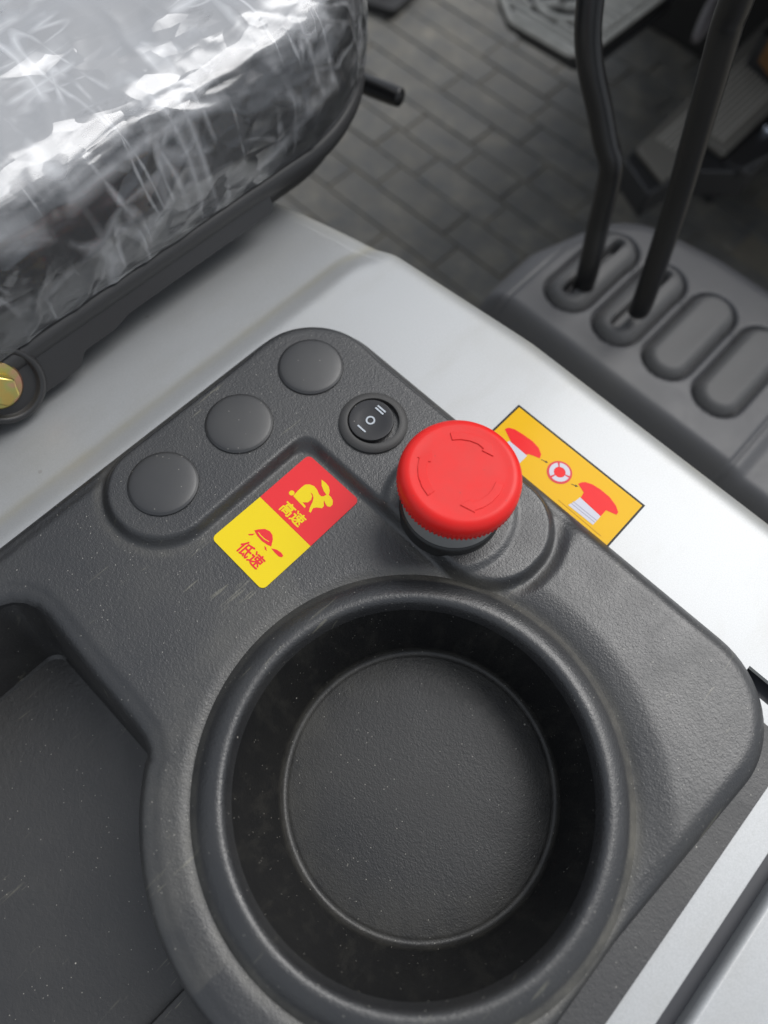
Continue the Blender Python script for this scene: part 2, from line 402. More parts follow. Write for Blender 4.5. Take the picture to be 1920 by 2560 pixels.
def floor_mat(name, a, b, c):
    t = NT(name)
    oi = t.n.new('ShaderNodeObjectInfo')
    n1 = t.noise(21, 6, 0.7, vec=t.n_geo()); n2 = t.noise(70, 5, 0.7)
    base = t.ramp(n1, [(0.32, a), (0.55, b), (0.72, c)])
    base = t.mix(t.math('MULTIPLY', t.ramp(n2, [(0.45, 0.0), (0.75, 1.0)]), 0.45), base, (0.15, 0.13, 0.095))
    k = t.math('ADD', t.math('MULTIPLY', oi.outputs['Random'], 0.22), 0.98)
    mul = t.n.new('ShaderNodeMix'); mul.data_type = 'RGBA'; mul.blend_type = 'MULTIPLY'; mul.inputs[0].default_value = 1.0
    t.l.new(base, mul.inputs[6]); t.l.new(k, mul.inputs[7])
    t.set('Base Color', mul.outputs[2]).set('Roughness', 0.6)
    t.bump(n2, 0.5, 1.5); return t.m
M['slab'] = floor_mat('dusty floor slab', (0.062, 0.066, 0.068), (0.112, 0.109, 0.098), (0.20, 0.185, 0.152))
M['grout'] = floor_mat('floor joint dirt', (0.10, 0.092, 0.074), (0.13, 0.118, 0.094), (0.18, 0.16, 0.12))
M['orange'] = plain('orange paint', (0.55, 0.20, 0.02), 0.4)
M['cowl'] = plain('dark cowl plastic', (0.020, 0.019, 0.018), 0.6, bump_scale=300, bump_mm=0.2)
M['hose'] = plain('grey hose', (0.12, 0.11, 0.11), 0.55)

# ------------------------------------------------------------------ floor of the cab (slabs in rows)
FZ = -330
fl = mesh_from('floor', [(-1400, 100, FZ-1.6), (900, 100, FZ-1.6), (900, 1500, FZ-1.6), (-1400, 1500, FZ-1.6)], [(0, 1, 2, 3)], M['grout'])
tag(fl, kind='structure')
def slab_mesh(w, d):
    bm = bmesh.new(); bmesh.ops.create_cube(bm, size=1.0)
    for v in bm.verts: v.co = Vector((v.co.x*w, v.co.y*d, v.co.z*6))*MM
    bmesh.ops.bevel(bm, geom=[e for e in bm.edges if all(v.co.z > 0 for v in e.verts)], offset=0.7*MM, segments=1, affect='EDGES')
    me = bpy.data.meshes.new('floor_slab'); bm.to_mesh(me); bm.free(); me.materials.append(M['slab']); return me
slabs = {}
for r in range(24):
    y = 236.5+39.4*r
    x = -1010+random.uniform(0, 70)
    while x < 60:
        w = random.choice((62, 78, 96, 118)) if (x > -520 and y > 440) else random.choice((150, 190))
        px = x+w/2
        # keep those the picture can show
        if -0.62*y-430 < px < -0.27*y+110 and y < 1130:
            if w not in slabs: slabs[w] = slab_mesh(w-2.4, 37.4)
            o = bpy.data.objects.new('floor_slab', slabs[w]); COL.objects.link(o); o.parent = fl
            o.location = Vector((px, y, FZ-3+random.uniform(-0.35, 0.35)))*MM
            o.rotation_euler = (random.uniform(-.008, .008), random.uniform(-.004, .004), random.uniform(-.012, .012))
        x += w

# ------------------------------------------------------------------ silver body: deck round the console, rolled front edge, wall down to the floor
body = thing('vehicle_body', (0, 150, -10), 'silver painted sheet metal body around the black console, seat and levers', 'vehicle body')
def front_y(x): return 184.0+0.095*np.minimum(x+75, 0)
def body_z(x, y):
    q = np.stack([-152.5-x+30, y-178+30]); d = np.hypot(np.maximum(q[0], 0), np.maximum(q[1], 0))+np.minimum(np.maximum(q[0], q[1]), 0)-30
    return -10-4.6*smoothstep(-3, 11, d)-0.14*np.maximum(0, -160-x)-0.0009*np.maximum(0, -160-x)**2, d
def body_patch(xs, ys, roll, test=None, mat=None):
    xs = np.asarray(xs); RR = 13.0
    rows = [('t', t) for t in ys]
    if roll:
        rows += [('a', a) for a in np.linspace(0, math.pi/2, 12)[1:]]+[('w', w) for w in (4, 12, 30, 80, 160, 320)]
    V = []; D = []
    for kind, v in rows:
        ye = front_y(xs)-RR
        if kind == 't':
            y = np.minimum(v, ye) if roll else np.full(xs.shape, float(v))
            z, d = body_z(xs, y)
        else:
            y0 = ye; z0, d = body_z(xs, y0)
            a = v if kind == 'a' else math.pi/2
            y = y0+RR*math.sin(a); z = z0-RR*(1-math.cos(a))-(v if kind == 'w' else 0)
        V.append(np.stack([xs, y, z], -1)); D.append(np.exp(-((d-8.5)/2.6)**2)*0.5+0.5*smoothstep(-16, 0, y-front_y(xs)))
    n = len(xs); V = np.concatenate(V); D = np.concatenate(D); F = []
    for r in range(len(rows)-1):
        for i in range(n-1):
            f = (r*n+i, r*n+i+1, (r+1)*n+i+1, (r+1)*n+i)
            c = V[list(f)].mean(0)
            if test is None or test(c[0], c[1]): F.append(f)
    o = mesh_from('body_sheet', V, F, mat or M['silver'], None)
    o.parent = body; o.matrix_parent_inverse = Matrix.Translation(-body.location)
    a = o.data.attributes.new('dust', 'FLOAT', 'POINT'); a.data.foreach_set('value', np.clip(D, 0, 1).astype(np.float32))
    return o
xs_l = list(np.arange(-420, -175, 10))+list(np.arange(-175, -136.1, 1.5))
xs_t = xs_l+list(np.arange(-136, -110, 2))+list(np.arange(-110, 52, 6))+[58.0, 64.0]+list(np.arange(70, 108, 6))+list(np.arange(110, 330, 12))
ys_t = [118, 123, 127.6]+list(np.arange(130, 185, 1.5))
body_patch(xs_t, ys_t, True, lambda x, y: not (x > 64 and y < 127.6))
body_patch(xs_l, [-260, -200]+list(np.arange(-160, 112.1, 6))+[118], False)
bx = [round_poly([(108, -260, 0), (300, -260, 0), (300, 128, 0), (108, 128, 4)])]
def put_in(o, root):
    o.parent = root; o.matrix_parent_inverse = Matrix.Translation(-root.location); return o
sp = prism('side_sheet', [(106.5, -260), (320, -260), (320, 127.9), (106.5, 127.9)], -34, -10.2, M['silver'], None, 2.6, 4); put_in(sp, body)
dk = prism('inner_lip', round_poly([(68, -260, 0), (100, -260, 0), (100, 121, 9), (68, 121, 0)]), -36, -10.6, M['silver'], None, 4.5, 5); put_in(dk, body)
sl = prism('gap_seal', round_poly([(96, -260, 0), (109, -260, 0), (109, 130, 8), (46, 130, 0), (46, 118, 0), (96, 118, 8)]), -34, -16.5, M['seal'], None, 2.0, 3); put_in(sl, body)

# ------------------------------------------------------------------ control console
console = thing('control_console', (0, 20, -10), 'black grained plastic control console with round cup holder and side tray', 'console')
CUP = (7.5, 19.3)
def arc(c, r, a0, a1, n):
    return [(c[0]+r*math.cos(math.radians(a0+(a1-a0)*k/n)), c[1]+r*math.sin(math.radians(a0+(a1-a0)*k/n))) for k in range(n+1)]
top = round_poly([(-148.4, -145, 0), (-148.4, 127.2, 31), (85.3, 127.2, 32), (78.6, 30, 90), (78.4, -145, 0), (22, -145, 0)], 16)
left = arc(CUP, 83.8, -78, -142, 26)+[(-57.6, -32.6), (-60, -30.6), (-64, -29.2), (-70, -28.6), (-90, -28.2), (-117, -27.0), (-122, -27.5), (-126.2, -29.4), (-129.3, -32.2), (-131.4, -36), (-132, -42), (-132, -145)]
OUT = top+left
def arm_sdf(x, y):
    a = box_sdf(x, y, -143.9, -102.8, 9.6, 122.6, 20)
    b = box_sdf(x, y, -143.9, -10.6, 78.6+0*x, 122.8, 21)
    return smin(a, b, 7)
def panel_z(x, y, d):
    s = arm_sdf(x, y); r = np.hypot(x-CUP[0], y-CUP[1]); th = np.degrees(np.arctan2(y-CUP[1], x-CUP[0]))
    z = -4.3+4.3*smoothstep(1.9, -2.0, s)
    r0 = np.interp(th, [-20, 10, 20, 40, 60, 90], [84, 75, 72, 69.5, 68, 67.5])
    m = smoothstep(-1, 12.0, r-r0)*smoothstep(2.2, 7.0, s)*smoothstep(-16, -6, x)
    z = z+1.9*m
    rb = np.hypot(x+45.9, y-94.5)
    z = z+1.3*smoothstep(25.0, 21.5, rb)*smoothstep(2, -3, s)
    # the ground round the cup lip sinks a little towards the crease, and the strip beside the tray rolls outwards
    z = z-0.9*np.exp(-((r-67.5)/2.6)**2)
    z = z+1.6*np.exp(-((r-75.5)/3.8)**2)*smoothstep(150, 175, np.abs(th-0)+0*x)*0
    w = smoothstep(5.5, 0.6, -d)
    z = z*(1-w)-2.4*w
    e = np.maximum(0, 1+d/8.0)
    z = z-5.6*e**2.3
    return np.maximum(z, -9.6)
def panel_dust(x, y):
    r = np.hypot(x-CUP[0], y-CUP[1]); s = arm_sdf(x, y); th = np.degrees(np.arctan2(y-CUP[1], x-CUP[0]))
    w = np.interp(th, [-180, -120, -60, 0, 40, 90, 130, 180], [0.25, 0.5, 0.6, 0.9, 0.95, 0.55, 0.75, 0.3])
    a = np.exp(-((r-68.3)/2.2)**2)*w + np.exp(-((s-3.2)/1.7)**2)*0.38*(r > 67)
    a = a+0.30*np.exp(-((r-76)/8)**2)*((th < -95) | (th > 165))
    return a
panel = moulded_sheet('panel', OUT, 0.62, panel_z, -10.4, M['panel'], None,
                      drop_cell=lambda x, y: np.hypot(x-CUP[0], y-CUP[1]) < 63, attr=panel_dust)
put_in(panel, console)
prof = [(70.8, -8.6), (69.2, -6.2), (68.2, -4.9), (67.2, -3.9), (66.2, -2.8), (65.0, -1.4), (63.5, -0.1), (61.8, 1.0), (60.0, 1.7), (58.5, 1.8), (57.4, 1.2),
        (56.6, -0.3), (56.0, -1.6), (55.5, -3.6), (55.0, -6.0), (54.3, -11), (53.2, -17.5), (51.9, -24), (50.6, -30.5), (49.4, -36.2), (48.9, -38.2), (48.2, -39.4), (47.3, -39.9), (46.4, -39.6), (45.6, -39.5), (30, -39.5), (12, -39.5)]
def cup_shift(z):
    t = min(max((-3-z)/37.0, 0), 1); return (2.9*t, 4.2*t)
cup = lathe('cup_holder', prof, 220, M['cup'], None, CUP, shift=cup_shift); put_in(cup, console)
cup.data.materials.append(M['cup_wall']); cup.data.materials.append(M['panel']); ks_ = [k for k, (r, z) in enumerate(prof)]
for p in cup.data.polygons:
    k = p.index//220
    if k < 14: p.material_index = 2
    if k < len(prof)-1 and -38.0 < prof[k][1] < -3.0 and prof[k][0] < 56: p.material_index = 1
ad = cup.data.attributes.new('dust', 'FLOAT', 'POINT')
dv = np.zeros(len(cup.data.vertices), np.float32)
for k, (r, z) in enumerate(prof):
    th = np.degrees((np.linspace(0, 2*np.pi, 220, endpoint=False)+np.pi) % (2*np.pi)-np.pi)
    if z < -2 and r > 64: dv[k*220:(k+1)*220] = np.interp(th, [-180, -120, -60, 0, 40, 90, 130, 180], [0.25, 0.5, 0.6, 0.9, 0.95, 0.55, 0.75, 0.3])
    if -40 < z < -37.5 and r > 45: dv[k*220:(k+1)*220] = 0.28
ad.data.foreach_set('value', dv)
# tray beside the cup: floor, drafted walls, low step at its right end
tz = -56
ring_top = round_poly([(-134.5, -260, 0), (-134.5, -25.0, 11), (-40, -25.0, 0)], 8)[1:]
ring_mid = round_poly([(-133.0, -260, 0), (-133.0, -28.0, 11), (-40, -28.0, 0)], 8)[1:]
ring_bot = round_poly([(-126.5, -260, 0), (-126.5, -36.8, 6), (-40, -36.8, 0)], 8)[1:]
ring_top = [(-134.5, -260)]+ring_top; ring_mid = [(-133, -260)]+ring_mid; ring_bot = [(-126.5, -260)]+ring_bot
n = len(ring_top)
V = [(x, y, -8.6) for x, y in ring_top]+[(x, y, -12) for x, y in ring_mid]+[(x, y, tz+1.2) for x, y in ring_bot]+[(x+1.0, y-1.0, tz) for x, y in ring_bot]
F = []
for lv_ in range(3):
    for i in range(n-1): F.append((lv_*n+i+1, lv_*n+i, (lv_+1)*n+i, (lv_+1)*n+i+1))
m0 = len(V); V += [(60, -37.8, tz), (60, -260, tz)]
F.append(tuple([3*n+i for i in range(n)]+[m0, m0+1])[::-1])
tray = mesh_from('tray', V, F, M['tray'], None); sharp(tray, 30); put_in(tray, console)
rib = prism('tray_step', round_poly([(-8.0, -260, 0), (40, -260, 0), (40, -68, 0), (-3.5, -68, 0)]), tz-4, tz+7, M['tray'], None, 2.5, 3); put_in(rib, console)
flange = prism('base_flange', round_poly([(66, -200, 0), (89, -200, 0), (89.2, 114.5, 9), (66, 114.5, 0)]), -16, -9.4, M['flange'], None, 0.9, 2); put_in(flange, console)
for (x, y) in ((-122.8, 100.8), (-123.3, 65.2), (-123.8, 30.4)):
    pr_ = [(11.6, -1.5), (12.4, -0.4), (12.45, 0.45), (12.25, 0.75), (11.9, 0.86)]+[(11.9*math.cos(a), 0.86+1.15*math.sin(a)) for a in np.linspace(0.15, 1.45, 10)]
    pl = lathe('blank_plug', pr_, 72, M['plug'], None, (x, y)); put_in(pl, console)

# ------------------------------------------------------------------ rocker switch
sw = thing('rocker_switch', (-88.9, 100.1, 0), 'small round black rocker switch with white on-off marks beside the plugs', 'switch')
def local(o): return o
bz = lathe('bezel', [(12.7, -0.5), (12.7, 0.9), (12.3, 1.35), (11.6, 1.75), (10.9, 2.0), (10.1, 2.1), (9.6, 2.0), (9.4, 1.5), (9.4, -3.0), (9.0, -3.1)], 96, M['bezel'], sw, sharp_deg=40)
bz.data.materials.append(M['hole'])
for p in bz.data.polygons:
    c = p.center
    if c.z < -2.9*MM: p.material_index = 1
disc = lathe('rocker', [(7.9, -3.0), (8.3, 1.2), (8.35, 2.0), (8.15, 2.35), (7.6, 2.40), (5, 2.15), (2.5, 2.02), (0.5, 2.0)], 72, M['rocker'], sw, sharp_deg=35)
disc.location = Vector((-0.55, -0.4, 0.25))*MM; disc.rotation_euler = (0.07, 0.02, 0)
def mark(pts): 
    o = prism('mark', pts, 2.30, 2.46, M['print_white'], disc, smooth=False); return o
mark([(-2.05, -5.35), (1.9, -5.35), (1.9, -4.75), (-2.05, -4.75)])
mark([(-2.4, 4.3), (1.6, 4.3), (1.6, 4.9), (-2.4, 4.9)])
mark([(-2.4, 5.5), (1.6, 5.5), (1.6, 6.1), (-2.4, 6.1)])
def ring_mesh(name, r0, r1, z0, z1, mat, parent, a0=0, a1=360, n=48, c=(0, 0)):
    closed = abs(a1-a0) >= 360; V = []; F = []
    k = n if closed else n+1
    for i in range(k):
        a = math.radians(a0+(a1-a0)*i/n)
        for r, z in ((r0, z0), (r0, z1), (r1, z1), (r1, z0)): V.append((c[0]+r*math.cos(a), c[1]+r*math.sin(a), z))
    for i in range(n):
        j = (i+1) % k
        for q in range(4): F.append((i*4+q, j*4+q, j*4+(q+1) % 4, i*4+(q+1) % 4))
    if not closed: F += [(3, 2, 1, 0), (n*4, n*4+1, n*4+2, n*4+3)]
    return mesh_from(name, V, F, mat, parent, False)
ring_mesh('mark', 1.15, 1.72, 2.0, 2.32, M['print_white'], disc, c=(-0.15, -0.35))

# ------------------------------------------------------------------ emergency stop button
es = thing('emergency_stop_button', (-45.9, 94.5, 0.6), 'big red mushroom push button with three turn arrows on grey collar', 'button')
lathe('base_ring', [(18.0, -2.0), (18.0, 3.6), (17.7, 4.6), (17.2, 5.0), (17.0, 5.2), (17.0, 6.4), (15.2, 6.6)], 96, M['black_collar'], es, sharp_deg=40)
lathe('collar', [(17.3, 6.3), (17.3, 7.4), (17.0, 14.0), (16.9, 20.6), (10, 20.8)], 96, M['grey_collar'], es, sharp_deg=40)
cprof = [(14.8, 20.0), (19.3, 20.1), (20.0, 20.5), (20.1, 21.4), (20.1, 22.4), (20.05, 23.4), (20.05, 24.4), (19.95, 25.6), (19.7, 26.7), (19.2, 27.7), (18.5, 28.5), (17.7, 29.0), (16.9, 29.25), (16.2, 29.25), (15.2, 29.15), (13, 29.1), (9, 29.05), (4, 29.0), (1, 29.0)]
def serr(k, a):
    amp = {1: 0.30, 2: 0.55, 3: 0.55, 4: 0.40, 5: 0.12}.get(k, 0.0)
    return -amp*(0.5+0.5*np.cos(a*84))
cap = lathe('cap', cprof, 84*8, M['red_cap'], es, rmod=serr)
for k in range(3):
    a0 = 147-122*k
    L = [(13.9, a0), (13.9, a0-15), (13.9, a0-30), (13.9, a0-44), (13.9, a0-57), (14.6, a0-57), (11.7, a0-76), (10.0, a0-56), (10.9, a0-56), (11.2, a0-44), (11.2, a0-30), (11.2, a0-15), (11.2, a0)]
    pts = [(r*math.cos(math.radians(a)), r*math.sin(math.radians(a))) for r, a in L]
    prism('turn_arrow', pts, 28.6, 29.42, M['red_cap'], cap, 0.10, 2)

# ------------------------------------------------------------------ speed sticker (hare / tortoise)
def text_mesh(name, body_txt, size, cx_, cy_, z, mat, parent, fat=0.0):
    cu = bpy.data.curves.new(name, 'FONT'); cu.body = body_txt; cu.size = size*MM; cu.align_x = 'CENTER'; cu.align_y = 'CENTER'
    cu.extrude = 0.03*MM; cu.resolution_u = 3
    t = bpy.data.objects.new(name, cu); COL.objects.link(t)
    bpy.context.view_layer.update()
    me = bpy.data.meshes.new_from_object(t.evaluated_get(bpy.context.evaluated_depsgraph_get()))
    bpy.data.objects.remove(t); me.materials.clear()
    if len(me.vertices):
        co = np.zeros(len(me.vertices)*3, np.float32); me.vertices.foreach_get('co', co); co = co.reshape(-1, 3)
        c = (co.min(0)+co.max(0))/2; print('TEXT', body_txt, (co.max(0)-co.min(0))/MM)
        co[:, :2] -= c[:2]; co[:, 0] += cx_*MM; co[:, 1] += cy_*MM; co[:, 2] += z*MM
        me.vertices.foreach_set('co', co.ravel())
        bm = bmesh.new(); bm.from_mesh(me); g = bm.verts[:]+bm.edges[:]+bm.faces[:]
        for dx, dy, dz in ((fat, 0, 0.004), (-fat, 0, 0.008), (0, fat, 0.012), (0, -fat, 0.016)):      # heavier strokes
            d = bmesh.ops.duplicate(bm, geom=g); bmesh.ops.translate(bm, verts=[v for v in d['geom'] if isinstance(v, bmesh.types.BMVert)], vec=(dx*MM, dy*MM, dz*MM))
        bm.to_mesh(me); bm.free()
    return link(name, me, mat, parent, False)
SX, SY, SZ = -98.5, 29.2, -4.25
st = thing('speed_sticker', (SX, SY, SZ), 'red and yellow sticker with hare and tortoise in the console recess', 'sticker')
st.rotation_euler = (0, 0, -0.012)
W0, H0 = 26.3, 46.4; MID = 22.4
low = prism('low_speed_half', round_poly([(0.3, 0, 2), (W0+0.5, 0, 2), (W0+0.3, MID, 0), (0.3, MID, 0)], 6), 0, 0.28, M['stk_yellow'], st, 0.10, 2)
high = prism('high_speed_half', round_poly([(0.3, MID+0.02, 0), (W0+0.3, MID+0.02, 0), (W0-0.2, H0+0.4, 2), (0, H0, 2)], 6), 0, 0.28, M['stk_red'], st, 0.10, 2)
RABBIT = [(8.35, 31.01), (7.97, 33.61), (7.91, 35.65), (8.01, 37.06), (9.05, 38.33), (10.7, 39.01), (12.49, 38.8), (14.16, 38.09), (15.38, 38.02), (16.02, 38.65), (16.25, 39.84), (14.44, 40.19), (12.49, 41.07), (10.67, 42.69), (12.71, 42.89), (14.47, 42.65), (15.98, 41.72), (16.9, 40.37), (18.16, 40.35), (19.51, 39.89), (20.58, 38.73), (20.59, 37.46), (19.71, 36.92), (18.35, 37.23), (17.33, 37.72), (17.61, 37.16), (18.84, 36.16), (18.95, 35.05), (17.48, 33.98), (16.71, 32.82), (17.45, 31.02), (16.63, 30.92), (15.75, 32.25), (14.85, 34.41), (13.91, 35.72), (12.66, 36.43), (11.63, 36.36), (13.15, 35.8), (13.87, 34.56), (13.8, 33.03), (12.48, 31.71), (14.4, 31.46), (14.63, 30.75)]
P0, P1 = 0.20, 0.36
prism('hare', RABBIT, P0, P1, M['stk_yellow'], high, smooth=False)
prism('hare_tail', arc((7.1, 31.45), 0.98, 0, 345, 23), P0, P1, M['stk_yellow'], high, smooth=False)
prism('tortoise_shell', [(8.59, 12.44), (9.27, 13.71), (10.75, 15.45), (12.65, 16.09), (14.25, 15.81), (15.63, 14.78), (17.19, 12.63), (15.52, 12.04), (13.31, 11.69), (10.8, 11.85)], P0, P1, M['stk_red'], low, smooth=False)
prism('tortoise_shell_line', [(10.0, 12.85), (11.67, 12.58), (13.64, 12.67), (15.32, 13.16), (15.30, 13.40), (13.6, 12.98), (11.7, 12.88), (10.1, 13.1)], P0, P1+0.05, M['stk_yellow'], low, smooth=False)
prism('tortoise_leg', [(8.14, 10.01), (9.61, 11.74), (9.57, 10.85), (8.73, 9.96)], P0, P1, M['stk_red'], low, smooth=False)
prism('tortoise_leg', [(15.39, 11.12), (16.23, 11.15), (17.31, 10.5), (16.38, 10.41)], P0, P1, M['stk_red'], low, smooth=False)
prism('tortoise_head', [(17.66, 12.2), (19.38, 13.22), (21.31, 13.57), (22.62, 13.3), (22.65, 12.55), (21.7, 12.02), (19.7, 11.98)], P0, P1, M['stk_red'], low, smooth=False)
text_mesh('lettering', '\u9ad8\u901f', 5.2, 13.4, 26.3, P1-0.04, M['stk_yellow'], high, 0.13)
text_mesh('lettering', '\u4f4e\u901f', 5.5, 14.5, 5.7, P1-0.04, M['stk_red'], low, 0.13)

# ------------------------------------------------------------------ amber sticker on the silver deck
KX, KY, KZ = -57.9, 128.6, -9.98
ks = thing('release_sticker', (KX, KY, KZ), 'amber sticker with black border showing red button release steps, on silver deck', 'sticker')
prism('border', [(-0.4, -10), (61.0, -10), (61.0, 22.5), (-0.4, 22.5)], 0, 0.10, M['stk_black'], ks)
fieldp = prism('amber_field', [(0.5, -10), (60.2, -10), (60.2, 21.6), (0.5, 21.6)], 0.02, 0.20, M['stk_amber'], ks)
CAP2 = [(37.64, 11.64), (38.07, 12.96), (39.08, 14.16), (41.58, 15.29), (45.04, 15.78), (49.39, 15.7), (53.18, 14.54), (55.4, 12.99), (55.55, 11.71), (53.56, 11.05), (51.67, 10.44), (51.72, 7.05), (41.78, 7.83), (41.32, 10.3)]
CAP1 = [(2.87, 9.95), (3.41, 11.45), (5.51, 12.62), (9.59, 13.24), (13.93, 13.51), (17.41, 12.95), (19.89, 11.42), (20.52, 9.72), (18.37, 8.98), (16.17, 8.0), (16.03, 7.25), (8.39, 7.32)]
prism('button_picture', CAP1, 0.12, 0.28, M['stk_ink_red'], fieldp, smooth=False)
prism('stem_picture', [(7.4, 7.25), (16.4, 7.15), (16.4, 2.0), (6.6, 2.0)], 0.12, 0.28, M['stk_white'], fieldp, smooth=False)
prism('button_picture', CAP2, 0.12, 0.28, M['stk_ink_red'], fieldp, smooth=False)
prism('stem_picture', [(41.51, 7.7), (51.72, 7.0), (51.75, 2.25), (40.32, 2.02), (41.19, 5.2)], 0.12, 0.28, M['stk_white'], fieldp, smooth=False)
for yy in (3.3, 4.4): prism('stem_line', [(40.7, yy), (51.7, yy+0.1), (51.7, yy+0.35), (40.7, yy+0.25)], 0.2, 0.33, M['stk_grey'], fieldp, smooth=False)
prism('top_view_picture', arc((29.6, 10.4), 4.85, 0, 352, 44), 0.12, 0.28, M['stk_ink_pink'], fieldp, smooth=False)
for k in range(3): ring_mesh('turn_arrow_picture', 2.25, 4.0, 0.2, 0.33, M['stk_white'], fieldp, 20+120*k, 128+120*k, 16, (29.6, 10.5))
prism('red_dot_picture', arc((29.6, 10.5), 2.1, 0, 345, 23), 0.2, 0.32, M['stk_ink_red'], fieldp, smooth=False)
for (ax, ay, bx_, by) in ((21.2, 9.7, 24.0, 10.5), (35.8, 9.7, 38.3, 10.7)):
    d = np.array([bx_-ax, by-ay]); L = np.linalg.norm(d); u = d/L; v = np.array([-u[1], u[0]]); a = np.array([ax, ay]); b = np.array([bx_, by])
    prism('arrow_picture', [a-v*.12, b-u*1.1-v*.12, b-u*1.1-v*.5, b, b-u*1.1+v*.5, b-u*1.1+v*.12, a+v*.12], 0.12, 0.27, M['stk_black'], fieldp, smooth=False)
prism('base_line', [(36.4, 1.0), (56.5, 0.7), (56.5, 0.95), (36.4, 1.25)], 0.12, 0.27, M['stk_ochre'], fieldp, smooth=False)

# ------------------------------------------------------------------ seat with clear wrap
seat = thing('seat', (-380, 20, -20), 'black driver seat cushion wrapped in crinkled clear plastic film', 'seat')
def seat_outline(off, n_arc=60):
    """rounded rectangle shrunk by off; dense where the picture looks"""
    x1, y1, r = -203.0-off, 258.0-off, max(86.0-off, 6.0); x0, y0 = -640+off, -300+off
    pts = [(x1, y) for y in np.linspace(y0+r, -60, 30, endpoint=False)]+[(x1, y) for y in np.linspace(-60, y1-r, 190, endpoint=False)]
    pts += [(x1-r+r*math.cos(a), y1-r+r*math.sin(a)) for a in np.linspace(0, math.pi/2, n_arc*2, endpoint=False)]
    pts += [(x, y1) for x in np.linspace(x1-r, x0+r, 120, endpoint=False)]
    pts += [(x0+r-r*math.sin(a), y1-r+r*math.cos(a)) for a in np.linspace(0, math.pi/2, 12, endpoint=False)]
    pts += [(x0, y) for y in np.linspace(y1-r, y0+r, 12, endpoint=False)]
    pts += [(x0+r-r*math.cos(a), y0+r-r*math.sin(a)) for a in np.linspace(0, math.pi/2, 12, endpoint=False)]
    pts += [(x, y0) for x in np.linspace(x0+r, x1-r, 12, endpoint=False)]
    pts += [(x1-r+r*math.sin(a), y0+r-r*math.cos(a)) for a in np.linspace(0, math.pi/2, 12, endpoint=False)]
    return np.array(pts)
def loft(name, levels, mat, disp=None):
    rings = [np.c_[seat_outline(o), np.full(len(seat_outline(o)), z)] for o, z in levels]
    n = len(rings[0]); V = np.concatenate(rings)
    if disp is not None: V = disp(V, n, len(levels))
    F = []
    for k in range(len(levels)-1):
        for i in range(n):
            j = (i+1) % n; F.append((k*n+i, k*n+j, (k+1)*n+j, (k+1)*n+i))
    F.append(tuple((len(levels)-1)*n+i for i in range(n)))
    o = mesh_from(name, V, F, mat, None); return put_in(o, seat)
key = np.array([(4, -3), (0.5, 4), (-1.5, 14), (-2.5, 25), (-1.5, 37), (0.5, 45), (5, 51), (15, 56), (45, 60), (100, 64), (170, 66)], float)
tt = np.linspace(0, len(key)-1, 90); tt = np.concatenate([tt])
lv = np.c_[np.interp(tt, range(len(key)), key[:, 0]), np.interp(tt, range(len(key)), key[:, 1])]
loft('cushion', lv[::3], M['seat_fabric'])
def crinkle(V, n, m):
    out = V.copy(); c = np.array([-380, 0, -40.0])
    for i in range(len(V)):
        x, y, z = V[i]
        if x < -560 or y < -120: continue
        q = Vector((x*0.020, y*0.011, z*0.030)); q2 = Vector((x*0.055+y*0.02, y*0.030-x*0.02, z*0.07))
        w = mnoise.noise_vector(q)*0.7
        f1 = 1-abs(mnoise.noise(q+w)*2.0); f2 = 1-abs(mnoise.noise(q2+w*2)*2.2)
        f3 = 1-abs(mnoise.noise(Vector((x*0.13, y*0.07, z*0.16))+w)*2.2)
        d = (1.6+1.5*max(f1, 0)**3+0.8*max(f2, 0)**3+0.3*max(f3, 0)**2)
        side = min(max((56-z)/30.0, 0), 1)
        # push outwards along an approximate normal
        nx = 0.0; ny = 0.0
        if x > -289 and y > 172:
            a = math.atan2(y-172, x+289); nx, ny = math.cos(a), math.sin(a)
        elif x > -320: nx = 1.0
        if y > 172 and x <= -289: ny, nx = 1.0, 0.0
        out[i] += np.array([nx*side*d, ny*side*d, (1-side*0.8)*d])
    return out
fkey = key.copy()
k2 = [(o, z) for o, z in lv if z > 4.5]
wrapo = loft('plastic_wrap', k2, M['film'], crinkle)
nl = len(wrapo.data.vertices)//len(k2)
la = wrapo.data.attributes.new('top_sheen', 'FLOAT', 'POINT')
la.data.foreach_set('value', np.repeat(smoothstep(44, 57, np.array([z for o_, z in k2])), nl).astype(np.float32))  # white sheen put in by height: top bright, side dark
loft('piping', [(3.0, -6.5), (-1.6, -5.5), (-3.2, -2.0), (-3.2, 1.5), (-1.6, 4.2), (3.0, 4.8)], M['seat_shell'])
loft('seat_shell', [(30, -24), (9.5, -21.5), (7.0, -19), (4.5, -12), (2.5, -6.0), (6, -5.8)], M['seat_shell'])
# hinge bracket with yellow zinc bolt, at the left edge of the picture
br = prism('hinge_bracket', round_poly([(-120, -11, 4), (42, -11, 3), (47, -6.5, 3), (62, -6.5, 6), (70, -4.5, 10), (150, -4.5, 4), (150, 9, 2), (-120, 9, 2)], 6), 0, 5, M['steel_black'], None, 1.5, 3)
Rm = Matrix.Rotation(math.radians(90), 4, 'Z') @ Matrix.Rotation(math.radians(62), 4, 'X')
br.parent = seat; br.matrix_parent_inverse = Matrix.Translation(-seat.location)
br.matrix_basis = Matrix.Translation(Vector((-203.5, 0, -6.5))*MM) @ Rm
def on_bracket(o, u, w):
    put_in(o, seat); o.matrix_basis = Matrix.Translation(Vector((-203.5, 0, -6.5))*MM) @ Rm @ Matrix.Translation(Vector((u, w, 5.0))*MM)
on_bracket(lathe('bolt_socket', [(15.6, -3), (15.2, 1.2), (14.2, 2.4), (13.2, 2.6), (12.3, 1.9), (11.8, 0.0), (10.5, -0.3), (8, -0.4), (2, -0.4)], 64, M['steel_black'], None), 15, 1)
